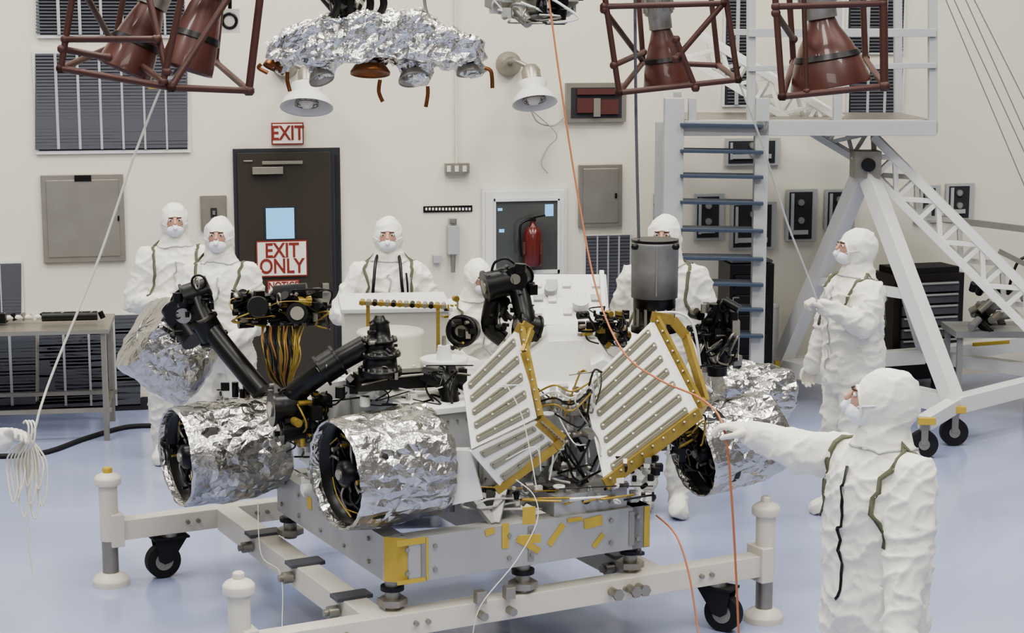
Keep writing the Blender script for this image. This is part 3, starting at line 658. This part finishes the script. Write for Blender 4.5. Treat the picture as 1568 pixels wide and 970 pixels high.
B.obj('instrument_console',['white','lgrey'],bevel=.005)
# ------------------------------------------------------------------ people
def person(name,x,ytop,Yd,rot,L,Rr,hy=0,hp=0,lean=0,vox=.012,crouch=0,grip=.6,seed=0,feet=.12,world=False,camera=False,scale=None,bands=True,fat=1.05,zipm='lgrey',zw=.01,wr_=.62):
    top=PY(x,ytop,Yd); 
    sc=(top.z/(1.80-crouch)) if scale is None else scale
    rz=math.radians(rot)
    MW=Matrix.Translation(V((top.x,top.y,0)))@Matrix.Rotation(rz,4,'Z')@Matrix.Scale(sc,4)
    E=empty(name,MW); inv=MW.inverted()
    if world: L=[inv@V(L[0]),inv@V(L[1])]+list(L[2:]); Rr=[inv@V(Rr[0]),inv@V(Rr[1])]+list(Rr[2:])
    hz=.95-crouch; LR=Matrix.Translation((0,0,hz))@Matrix.Rotation(math.radians(lean),4,'X')@Matrix.Translation((0,0,-hz))
    up=lambda p:LR@V((p[0],p[1],p[2]-crouch))
    B=MB(); seg=28
    prof=[(.80,.165,.125,0),(.88,.195,.15,.0),(.98,.20,.155,0),(1.08,.195,.15,0),(1.2,.20,.15,-.005),(1.32,.215,.15,-.005),(1.41,.21,.14,0),(1.46,.175,.12,.005),(1.50,.12,.10,.01),(1.56,.08,.085,.01)]
    B.loftc([[up((fat*rx*math.cos(q*2*math.pi/seg),cy+fat*ry*math.sin(q*2*math.pi/seg),z)) for q in range(seg)] for z,rx,ry,cy in prof])
    for s in (1,-1):
        hip=V((s*.095,0,.9-crouch)); kn=V((s*(.11+feet*.1),-.03-crouch*1.2,.5-crouch*.4)); an=V((s*feet,.02,.13))
        B.cap(hip,kn,.125*fat,.092*fat); B.cap(kn,an+V((0,0,.08)),.092*fat,.080); B.cap(an+V((0,0,.06)),an,.078,.062)
        B.cap(V((s*feet,.05,.055)),V((s*feet*1.15,-.15,.048)),.056,.05); B.cap(V((s*feet,.03,.1)),V((s*feet*1.1,-.08,.06)),.06,.05)
    hands=[]
    for s,A in ((1,L),(-1,Rr)):
        sh=up((s*.175,0,1.42)); el=V(A[0]) if world else up(A[0]); wr=V(A[1]) if world else up(A[1])
        B.cap(up((s*.08,0,1.42)),sh,.085,.088*fat); B.cap(sh,el,.088*fat,.070*fat); B.cap(el,wr,.072*fat,.048); B.cap(el.lerp(wr,.93),wr,.054,.048)
        hands.append((s,el,wr,A))
    HM=LR@Matrix.Translation((0,0,-crouch))@Matrix.Translation((0,.0,1.58))@Matrix.Rotation(math.radians(hy),4,'Z')@Matrix.Rotation(math.radians(hp),4,'X')@Matrix.Translation((0,0,.095))
    H3=HM.to_3x3()
    B.sph(HM@V((0,.01,0)),(.100,.124,.132),0,24,H3); B.cap(HM@V((0,.015,-.07)),up((0,.012,1.50)),.088,.118)
    o=V((seed*7.3,seed*2.1,seed)); hc=HM@V((0,-.12,-.02))
    def fn(c,n):
        a=noise.noise(V((c.x*4,c.y*4,c.z*8))+o); b=noise.noise(V((c.x*15,c.y*15,c.z*11))-o)
        w=V((c.x*6+c.z*5,c.y*6-c.z*2,c.z*9-c.x*6))+o*2; w+=V((noise.noise(w*.7),noise.noise(w*.7+o),0))*.8
        r=1-abs(noise.noise(w)); r2=1-abs(noise.noise(V((c.x*11-c.z*7,c.y*11,c.z*13+c.x*6))-o*1.3))
        k=1.0 if c.z<1.50-crouch else .5
        if (c-hc).length<.1: k=.15
        c=c+n*(a*.018+b*.003+(r**7)*.028+(r2**8)*.013-.010)*k*wr_
        if c.z<.0: c.z=0.0
        return c
    body=blob('suit',B,['suit'],vox,4,E,fn)
    me=body.data; bvh=BVHTree.FromPolygons([v.co for v in me.vertices],[tuple(p.vertices) for p in me.polygons])
    def ribbon(nm,pts,w,mk,off=.004,n=26):
        P=[V(p) for p in pts]; Q=[]
        for i in range(n+1):
            t=i/n*(len(P)-1); k=min(int(t),len(P)-2); Q.append(P[k].lerp(P[k+1],t-k))
        S=[]
        for q in Q:
            h=bvh.find_nearest(q); S.append((h[0],h[1]))
        RB=MB(); vs=[]
        for i,(p,nn) in enumerate(S):
            d=(S[min(i+1,n)][0]-S[max(i-1,0)][0]).normalized(); c=d.cross(nn).normalized()*w/2
            vs+= [p+c+nn*off,p-c+nn*off]
        RB.add(vs,[(2*i,2*i+1,2*i+3,2*i+2) for i in range(n)],0,True); ob=RB.obj(nm,[mk],E)
        so=ob.modifiers.new('s','SOLIDIFY'); so.thickness=.003
    if bands:
        for s in (1,-1):
            ribbon('shoulder_band',[up((s*.20,-.16,1.20)),up((s*.15,-.17,1.33)),up((s*.15,-.1,1.5)),up((s*.15,.0,1.56)),up((s*.15,.1,1.5)),up((s*.16,.2,1.35)),up((s*.20,.17,1.2))],.02,'olive')
        ribbon('yoke_band',[up((.15,.22,1.40)),up((0,.22,1.43)),up((-.15,.22,1.40))],.02,'olive')
    ribbon('zipper',[up((.01,-.2,1.47)),up((.015,-.25,1.2)),up((.01,-.25,.95))],zw,zipm)
    ribbon('collar_seam',[up((.13*math.cos(k*math.pi/8),.02+.16*math.sin(k*math.pi/8),1.515-.01*math.sin(k*math.pi/8))) for k in range(17)],.008,'lgrey',.002,34)
    F=MB(); m=lambda a,b,c:HM@V((a,b,c))
    F.sph(m(0,-.028,-.005),(.070,.099,.082),0,24,H3); F.cap(m(0,-.118,.025),m(0,-.134,.0),.010,.014,0)
    F.sph(m(0,-.046,-.046),(.063,.095,.054),1,24,H3); F.cap(m(0,-.125,-.008),m(0,-.140,-.03),.016,.018,1)
    for s in (1,-1):
        F.sph(m(s*.029,-.113,.022),(.013,.010,.0085),2,12,H3); F.sph(m(s*.029,-.1215,.022),(.006,.003,.006),3,10,H3)
        F.cap(m(s*.016,-.122,.038),m(s*.043,-.110,.039),.0045,.003,4)
        F.cap(m(s*.018,-.119,.031),m(s*.040,-.110,.030),.004,.003,0)
        F.tube([m(s*.05,-.10,-.02),m(s*.075,-.075,-.01),m(s*.092,-.04,0)],.003,1,6)
    P=[]
    for k in range(33):
        q=k*2*math.pi/32; a=.060*math.cos(q); z=-.022+.070*math.sin(q); y=.01-.124*math.sqrt(max(0.01,1-(a/.1)**2-(z/.132)**2))-.001; P.append(m(a,y,z))
    F.tube(P,.0065,5,8,smooth=False)
    F.obj('head',['skin','mask','eye','iris','brow','suit2'],E)
    for s,el,wr,A in hands:
        d=(wr-el).normalized(); n=V((0,0,-1)); 
        if len(A)>2: n=V(A[2])
        if world and len(A)>2: n=(inv.to_3x3()@n).normalized()
        n=(n-d*n.dot(d)); n=n.normalized() if n.length>.05 else V((-s,0,0))
        if len(A)<=2 and abs(d.z)>.7: n=V((-s,0,0)); n=(n-d*n.dot(d)).normalized()
        side=d.cross(n)*s*-1
        if len(A)>3: side=side*A[3]
        g=grip if len(A)<=4 else A[4]
        HB=MB(); w0=wr-d*.01
        kn=[(.034,.072,.088),(.012,.080,.095),(-.011,.074,.092),(-.032,.058,.084)]
        for off,ln,pl in kn:
            k=w0+d*pl+side*off; HB.cap(w0+side*off*.55,k,.020,.0135)
            cur=k; ang=.0
            for j,(fl,ca) in enumerate(((.45,.9),(.32,1.2),(.26,.8))):
                ang+=g*ca; dd=d*math.cos(ang)+n*math.sin(ang); nx=cur+dd*ln*1.05*fl; HB.cap(cur,nx,.0112-.001*j,.0105-.001*j); cur=nx
        tb=w0+d*.025+side*.03; t1=tb+(d*.65+side*.6+n*.35).normalized()*.042; t2=t1+(d*.9+side*.1+n*.5).normalized()*.032; t3=t2+(d*.8-side*.2+n*.6).normalized()*.024
        HB.cap(w0+d*.01+side*.012,tb,.018,.016); HB.cap(tb,t1,.016,.0125); HB.cap(t1,t2,.0125,.011); HB.cap(t2,t3,.011,.009)
        HB.cap(wr-d*.06,wr+d*.01,.038,.030)
        blob('glove_hand',HB,['glove'],.0042,2,E)
    if camera:
        c=up((0,-.33,1.17)); C=MB(); C.box(c,(.14,.06,.09),0); C.box(c+V((0,0,.055)),(.05,.05,.03),0); C.cyl(c-V((0,.03,0)),c-V((0,.11,0)),.035,.038,0,20)
        for s in (1,-1): C.tube([c+V((s*.07,0,.03)),up((s*.10,-.19,1.25)),up((s*.09,-.18,1.40)),up((s*.075,-.08,1.54)),up((s*.04,.09,1.57))],.011,0)
        C.tube([c+V((-.07,0,.0)),up((.02,-.2,1.15)),up((.11,-.2,1.0)),up((.13,-.18,1.3)),up((.12,-.14,1.45))],.007,0)
        C.obj('camera_body',['black'],E,bevel=.003)
    return E,MW
P0='cleanroom_technician'
person(P0,266,312,12.4,8,((.29,-.03,1.14),(.03,-.23,1.12),(0,1,0)),((-.29,-.03,1.12),(-.02,-.26,1.16),(0,1,0)),hy=5,seed=1)
person(P0,335,333,11.6,-4,((.27,.0,1.13),(.10,-.25,1.02),(0,.5,-1)),((-.27,.0,1.13),(-.06,-.25,1.05),(0,.5,-1)),hy=4,seed=2)
person(P0,594,333,11.7,2,((.32,-.04,1.17),(.13,-.26,1.12),(0,1,0)),((-.32,-.04,1.17),(-.13,-.26,1.12),(0,1,0)),seed=3,camera=True,grip=.9)
person(P0,722,390,12.0,20,((.27,-.10,1.20),(.10,-.30,1.12)),((-.27,-.10,1.20),(-.08,-.30,1.12)),seed=4,lean=12,crouch=.22)
person(P0,1018,330,11.0,-8,((.27,.0,1.14),(.22,-.2,.98)),((-.27,.0,1.14),(-.16,-.25,1.05)),seed=5,hy=-5,feet=.10)
hF=PY(1262,470,10.6); eF=PY(1322,497,10.58)
person(P0,1312,350,10.86,-72,(eF,hF,(0,0.2,-1),1,1.0),(PY(1268,490,11.05),PY(1245,560,11.1),(0,-1,0)),seed=6,world=True,hy=0,hp=-3,vox=.011,fat=1.1)
G=6.45
eG=PY(1222,690,6.62); wG=PY(1150,663,6.70)
person(P0,1352,565,G,-62,(PY(1388,865,6.18),PY(1375,995,6.05)),(eG,wG,(0,0,-1),1,.45),seed=7,world=True,hy=-34,hp=-6,vox=.009,fat=1.13,zipm='black',zw=.012)
wH=PY(10,668,8.42); eH=PY(-72,700,8.6)
person(P0,-165,420,8.7,62,(V((-3.0,8.3,1.05)),V((-2.85,8.05,.95))),(eH,wH,(0,-.6,-1),1,.55),seed=8,world=True,scale=1.0)
# ------------------------------------------------------------------ ropes
B=MB(); hh=PY(44,672,8.40)
B.tube([hh,PY(54,655,8.42),PY(62,625,8.44),PY(85,560,8.5),PY(150,400,8.5),PY(205,240,8.45),PY(247,132,8.4)],.006,0,8)
B.tube([PY(247,132,8.4),PY(240,120,8.4),PY(262,118,8.4),PY(270,108,8.45)],.01,0,8); B.box(PY(236,131,8.4),(.05,.03,.03),1)
rnd=random.Random(9)
for i in range(9):
    x=18+i*5.5; b=rnd.uniform(745,800); yo=8.46+.012*i
    B.tube([PY(40,672,yo),PY(x-6,700,yo),PY(x-5,b-30,yo-.03),PY(x+2,b,yo-.05),PY(x+9,b-25,yo-.03),PY(x+8,705,yo),PY(46,672,yo)],.005,0,8)
for i in range(3): B.tube([PY(36+i*5,648,8.44),PY(40+i*5,645,8.40),PY(44+i*5,655,8.37),PY(42+i*5,678,8.37),PY(38+i*5,690,8.44)],.005,0)
B.tube([PY(46,680,8.45),PY(50,720,8.45),PY(42,800,8.45),PY(50,878,8.45)],.0045,0,8)
B.obj('tag_line_rope',['rope','tape'])
B=MB(); B.tube([PY(1130,122,9.2),PY(1165,215,9.5),PY(1205,340,10.),PY(1248,452,10.55),PY(1250,475,10.57)],.0055,0); B.obj('tag_line_rope',['rope'])
B=MB(); B.tube([PY(838,-20,8.6),PY(860,140,8.5),PY(885,300,8.4),PY(915,450,8.2),PY(955,540,7.9),PY(1010,582,7.5),PY(1075,612,7.0),PY(1108,655,6.75),PY(1120,760,6.7),PY(1128,900,6.7),PY(1132,1000,6.7)],.0045,0)
B.tube([PY(1005,790,8.5),PY(1035,820,8.3),PY(1055,880,8.2),PY(1068,960,8.1),PY(1075,1000,8.0)],.0045,0); B.obj('orange_tether',['ocable'])
B=MB(); B.tube([PY(972,-30,9.3),PY(974,180,9.3),PY(978,365,9.25)],.008,0); B.obj('hoist_cable',['dgrey'])
B=MB()
for i,(a,b) in enumerate((((1440,-20),(1575,300)),((1452,-20),(1590,280)),((1470,-20),(1600,270)),((1482,-20),(1610,235)))):
    p=PY(*a,12); q=PY(*b,12); q=p+(q-p)*(p.z-.01)/(p.z-q.z); B.tube([p,q],.0035,0,smooth=False); B.cyl(q-V((0,0,.01)),q+V((0,0,.02)),.04,.03,0)
B.obj('overhead_wire',['wire'])
# ------------------------------------------------------------------ overhead descent stage hardware
def bell(B,top,bot,r0,r1,mb=0):
    ax=(bot-top); L=ax.length
    B.rev(top,ax,[(0,r0),(L*.15,r0*1.25),(L*.4,r0+(r1-r0)*.5),(L*.7,r0+(r1-r0)*.8),(L,r1),(L+.004,r1),(L,r1*.93),(L*.5,r1*.5)],0,36)
    B.rev(top,ax,[(L*.52,r0+(r1-r0)*.63+.006),(L*.60,r0+(r1-r0)*.73+.006)],1,36)
    B.rev(top-ax.normalized()*.3,ax,[(0,r0*1.5),(.22,r0*1.5),(.23,r0*1.2),(.3,r0*1.2)],2,28)
    a,b=frame(ax)
    for k in range(10):
        q=k*math.pi/5; x=top-ax.normalized()*.29+(a*math.cos(q)+b*math.sin(q))*r0*1.52; B.cyl(x,x+ax.normalized()*.2,.006,.006,2,6)
def cage(bells,segs,name,r=.016):
    B=MB()
    for t,b,r0,r1 in bells: bell(B,PY(*t),PY(*b),r0,r1)
    for s in segs: 
        rr=s[2] if len(s)>2 else r; B.tube([PY(*s[0]),PY(*s[1])],rr,3,12,smooth=False)
        for e in s[:2]: B.sph(PY(*e),(rr*1.5,)*3,3,10)
    return B.obj(name,['bell','black','steel','brown'])
f,bk=8.1,8.9
cage([((232,10,8.5),(190,108,8.45),.06,.13),((320,-5,8.4),(285,105,8.35),.06,.125)],
 [((120,-60,f),(93,105,f)),((93,105,f),(262,134,f-.2)),((262,134,f-.2),(381,139,f+.1)),((405,-60,f+.1),(381,139,f+.1),.018),((93,105,f),(175,70,bk)),((175,70,bk),(330,95,bk)),((330,95,bk),(381,139,f+.1)),
  ((200,-60,bk),(175,70,bk)),((130,-10,f),(175,70,bk)),((290,-60,f-.2),(250,125,f-.2)),((215,-60,f-.1),(255,110,f-.2)),((175,70,bk),(262,134,f-.2)),((345,-60,bk),(330,95,bk)),((262,134,f-.2),(360,-20,f)),((95,75,f),(165,88,f+.1)),((100,60,f),(240,60,f-.2))],'rocket_engine_cage',.015)
f,bk=9.2,9.9
cage([((1012,45,9.5),(1022,128,9.5),.05,.125)],
 [((918,-60,f),(948,142,f)),((948,142,f),(1130,122,f)),((1103,-60,f),(1130,122,f)),((948,142,f),(985,95,bk)),((985,95,bk),(1100,100,bk)),((1100,100,bk),(1130,122,f)),((975,-40,bk),(985,95,bk)),((1085,-40,bk),(1100,100,bk)),((925,10,f),(1108,5,f)),((1108,5,f),(1035,90,f)),((925,15,f),(985,95,bk)),((1035,60,f),(1065,135,f)),((940,100,f),(985,80,bk))],'rocket_engine_cage',.015)
f,bk=8.8,9.6
cage([((1258,28,9.1),(1272,130,9.1),.065,.20)],
 [((1183,-60,f),(1198,148,f)),((1198,148,f),(1354,132,f)),((1352,-60,f),(1354,132,f),.02),((1198,148,f),(1215,95,bk)),((1215,95,bk),(1325,90,bk)),((1325,90,bk),(1354,132,f)),((1205,-60,bk),(1215,95,bk)),((1320,-40,bk),(1325,90,bk)),((1188,10,f),(1352,5,f)),((1188,20,f),(1215,60,bk)),((1230,-30,f),(1235,140,f),.012)],'rocket_engine_cage',.016)
# foil assembly
B=MB(); Y=9.0
out=[(398,92),(402,62),(425,46),(470,34),(488,18),(520,22),(565,12),(610,24),(640,14),(668,40),(700,46),(743,62),(742,95),(715,103),(640,98),(560,97),(470,96),(425,104)]
pts=[PY(x,y,Y) for x,y in out]
rings=[]
for dy,sc in ((0,.95),(.05,1.0),(.35,1.0),(.62,.98),(.68,.9)):
    c=sum(pts,V((0,0,0)))/len(pts); rings.append([c+(p-c)*sc+V((0,dy,0)) for p in pts])
B.loftc(rings)
for x,y,r in ((492,108,.085),(636,110,.085),(430,96,.07),(722,98,.08),(565,96,.07)): B.sph(PY(x,y,Y+.2),(r,r,r*.9),0,20)
g=fdisp(3,.05,8,.03); rj=random.Random(2)
foilbox=empty('foil_wrapped_radar_assembly')
blob('blanket',B,['foil2'],.024,1,foilbox,lambda c,n:c+n*g(c)+V((rj.uniform(-.006,.006),rj.uniform(-.006,.006),rj.uniform(-.006,.006))),flat=True)
B=MB()
for x,y,r,t in ((567,110,.10,(0,-.25,-1)),(492,120,.065,(.4,-.5,-1)),(634,120,.08,(.2,-.5,-1)),(418,102,.05,(-.4,-.3,-1)),(718,110,.065,(.1,-.3,-1))):
    p=PY(x,y,Y+.15); ax=V(t).normalized(); B.rev(p,ax,[(-.03,r*.8),(0,r),(.012,r),(.0,r*.9),(-.02,r*.3)],0 if x in(567,418) else 1,32); B.rev(p,ax,[(-.05,r*.5),(-.03,r*.5)],1,20)
for a in (((582,122),(580,140),(586,156)),((655,132),(655,145),(652,164)),((742,104),(752,110),(754,135)),((440,110),(440,124),(444,140)),((400,98),(396,104),(410,112))):
    B.tube([PY(x,y,Y+.02) for x,y in a],.010,0,8)
B.cyl(PY(536,24,9.3),PY(536,-60,9.3),.05,.05,2,20); B.tube([PY(655,25,9.2),PY(650,0,9.2),PY(655,-40,9.2)],.009,1)
for x in (505,560,575): B.tube([PY(x,30,9.2),PY(x+random.uniform(-15,15),5,9.2),PY(x,-40,9.2)],.02,2)
for i in range(16): p=PY(random.uniform(495,560),random.uniform(-20,22),9.2+random.random()*.2); B.cyl(p,p+V((random.uniform(-.06,.06),.05,random.uniform(-.06,.06))),.025,.02,random.choice((1,2)),12)
B.obj('feed_horns',['copper','steel','black'],foilbox)
B=MB(); cluster(B,755,-30,880,22,8.9,9.2,90,[0,2,5,6,6,2],77,.02,.05); B.prism([PY(742,-40,9),PY(742,10,9),PY(790,30,9),PY(838,30,9),PY(886,5,9),PY(886,-40,9)],V((0,.3,0)),2); B.cyl(PY(850,15,9.0),PY(850,38,9.0),.06,.05,0,20); B.cyl(PY(795,20,8.95),PY(810,35,8.9),.035,.03,2)
cables(B,745,-20,885,35,8.85,8.95,12,[0,2,5],78,.006); B.obj('bridle_mechanism',KM)
B=MB(); c=PY(352,32,9.2); B.box(c,(.10,.02,.12),0); B.torus(c-V((0,.012,0)),(0,1,0),.035,.008,1); B.tube([c,PY(352,-40,9.2)],.01,1,smooth=False); B.obj('target_plate',['sign','black'])
# overhead truss joining the suspended hardware (above the frame)
B=MB()
for a,b in (((93,8.1),(400,8.1)),((400,8.1),(930,9.3)),((918,9.2),(1354,8.8)),((200,8.9),(1320,9.6)),((93,8.1),(200,8.9))):
    p=PY(a[0],-75,a[1]); q=PY(b[0],-75,b[1]); p.z=q.z=3.36; B.beam(p,q,.06,.06,0)
B.obj('suspended_truss',['brown'])
# ------------------------------------------------------------------ lights & world
w=bpy.data.worlds.new('w'); bpy.context.scene.world=w; w.use_nodes=True
nt=w.node_tree; bg=nt.nodes['Background']; bg.inputs['Strength'].default_value=.34
tc=nt.nodes.new('ShaderNodeTexCoord'); n=nt.nodes.new('ShaderNodeTexNoise'); n.inputs['Scale'].default_value=2.5; n.inputs['Detail'].default_value=3
cr=nt.nodes.new('ShaderNodeValToRGB'); cr.color_ramp.elements[0].position=.42; cr.color_ramp.elements[0].color=(.16,.16,.165,1); cr.color_ramp.elements[1].position=.64; cr.color_ramp.elements[1].color=(1.45,1.43,1.4,1)
nt.links.new(tc.outputs['Generated'],n.inputs['Vector']); nt.links.new(n.outputs['Fac'],cr.inputs[0]); nt.links.new(cr.outputs[0],bg.inputs['Color'])
def area(x,y,z,sx,sy,e,rx=0):
    l=bpy.data.lights.new('ceiling_light','AREA'); l.shape='RECTANGLE'; l.size=sx; l.size_y=sy; l.energy=e; l.color=(1,.98,.94)
    o=bpy.data.objects.new('ceiling_light',l); bpy.context.collection.objects.link(o); o.location=(x,y,z); o.rotation_euler=(rx,0,0)
for x in (-5,0,5):
    for y in (4,9): area(x,y,8.5,2.0,2.0,290)
for x in (-4.5,0,4.5): area(x,12,8,1.4,1.4,115)
area(0,-1,6.5,5,2,210,math.radians(50))
sc=bpy.context.scene
try:
    sc.view_settings.view_transform='AgX'; sc.view_settings.look='AgX - Medium High Contrast'
except Exception as e: print(e)
cam=bpy.data.cameras.new('camera'); co=bpy.data.objects.new('camera',cam); bpy.context.collection.objects.link(co)
cam.sensor_width=36; cam.lens=FL/1568*36; co.location=(0,0,CH); co.rotation_euler=(math.pi/2-TH,0,0); sc.camera=co
# square the whole room up with the world axes (back wall parallel to X)
bpy.context.view_layer.update()
RZ=Matrix.Rotation(-WR,4,'Z')
for o in list(sc.objects):
    if o.parent is None:
        if o.type=='MESH':
            for q in [o]+list(o.children): q.data.transform(RZ)
        elif o.type=='EMPTY' and o.matrix_world==Matrix.Identity(4):
            for q in o.children: q.data.transform(RZ)
        else: o.matrix_world=RZ@o.matrix_world
print('faces',sum(len(o.data.polygons) for o in sc.objects if o.type=='MESH'))
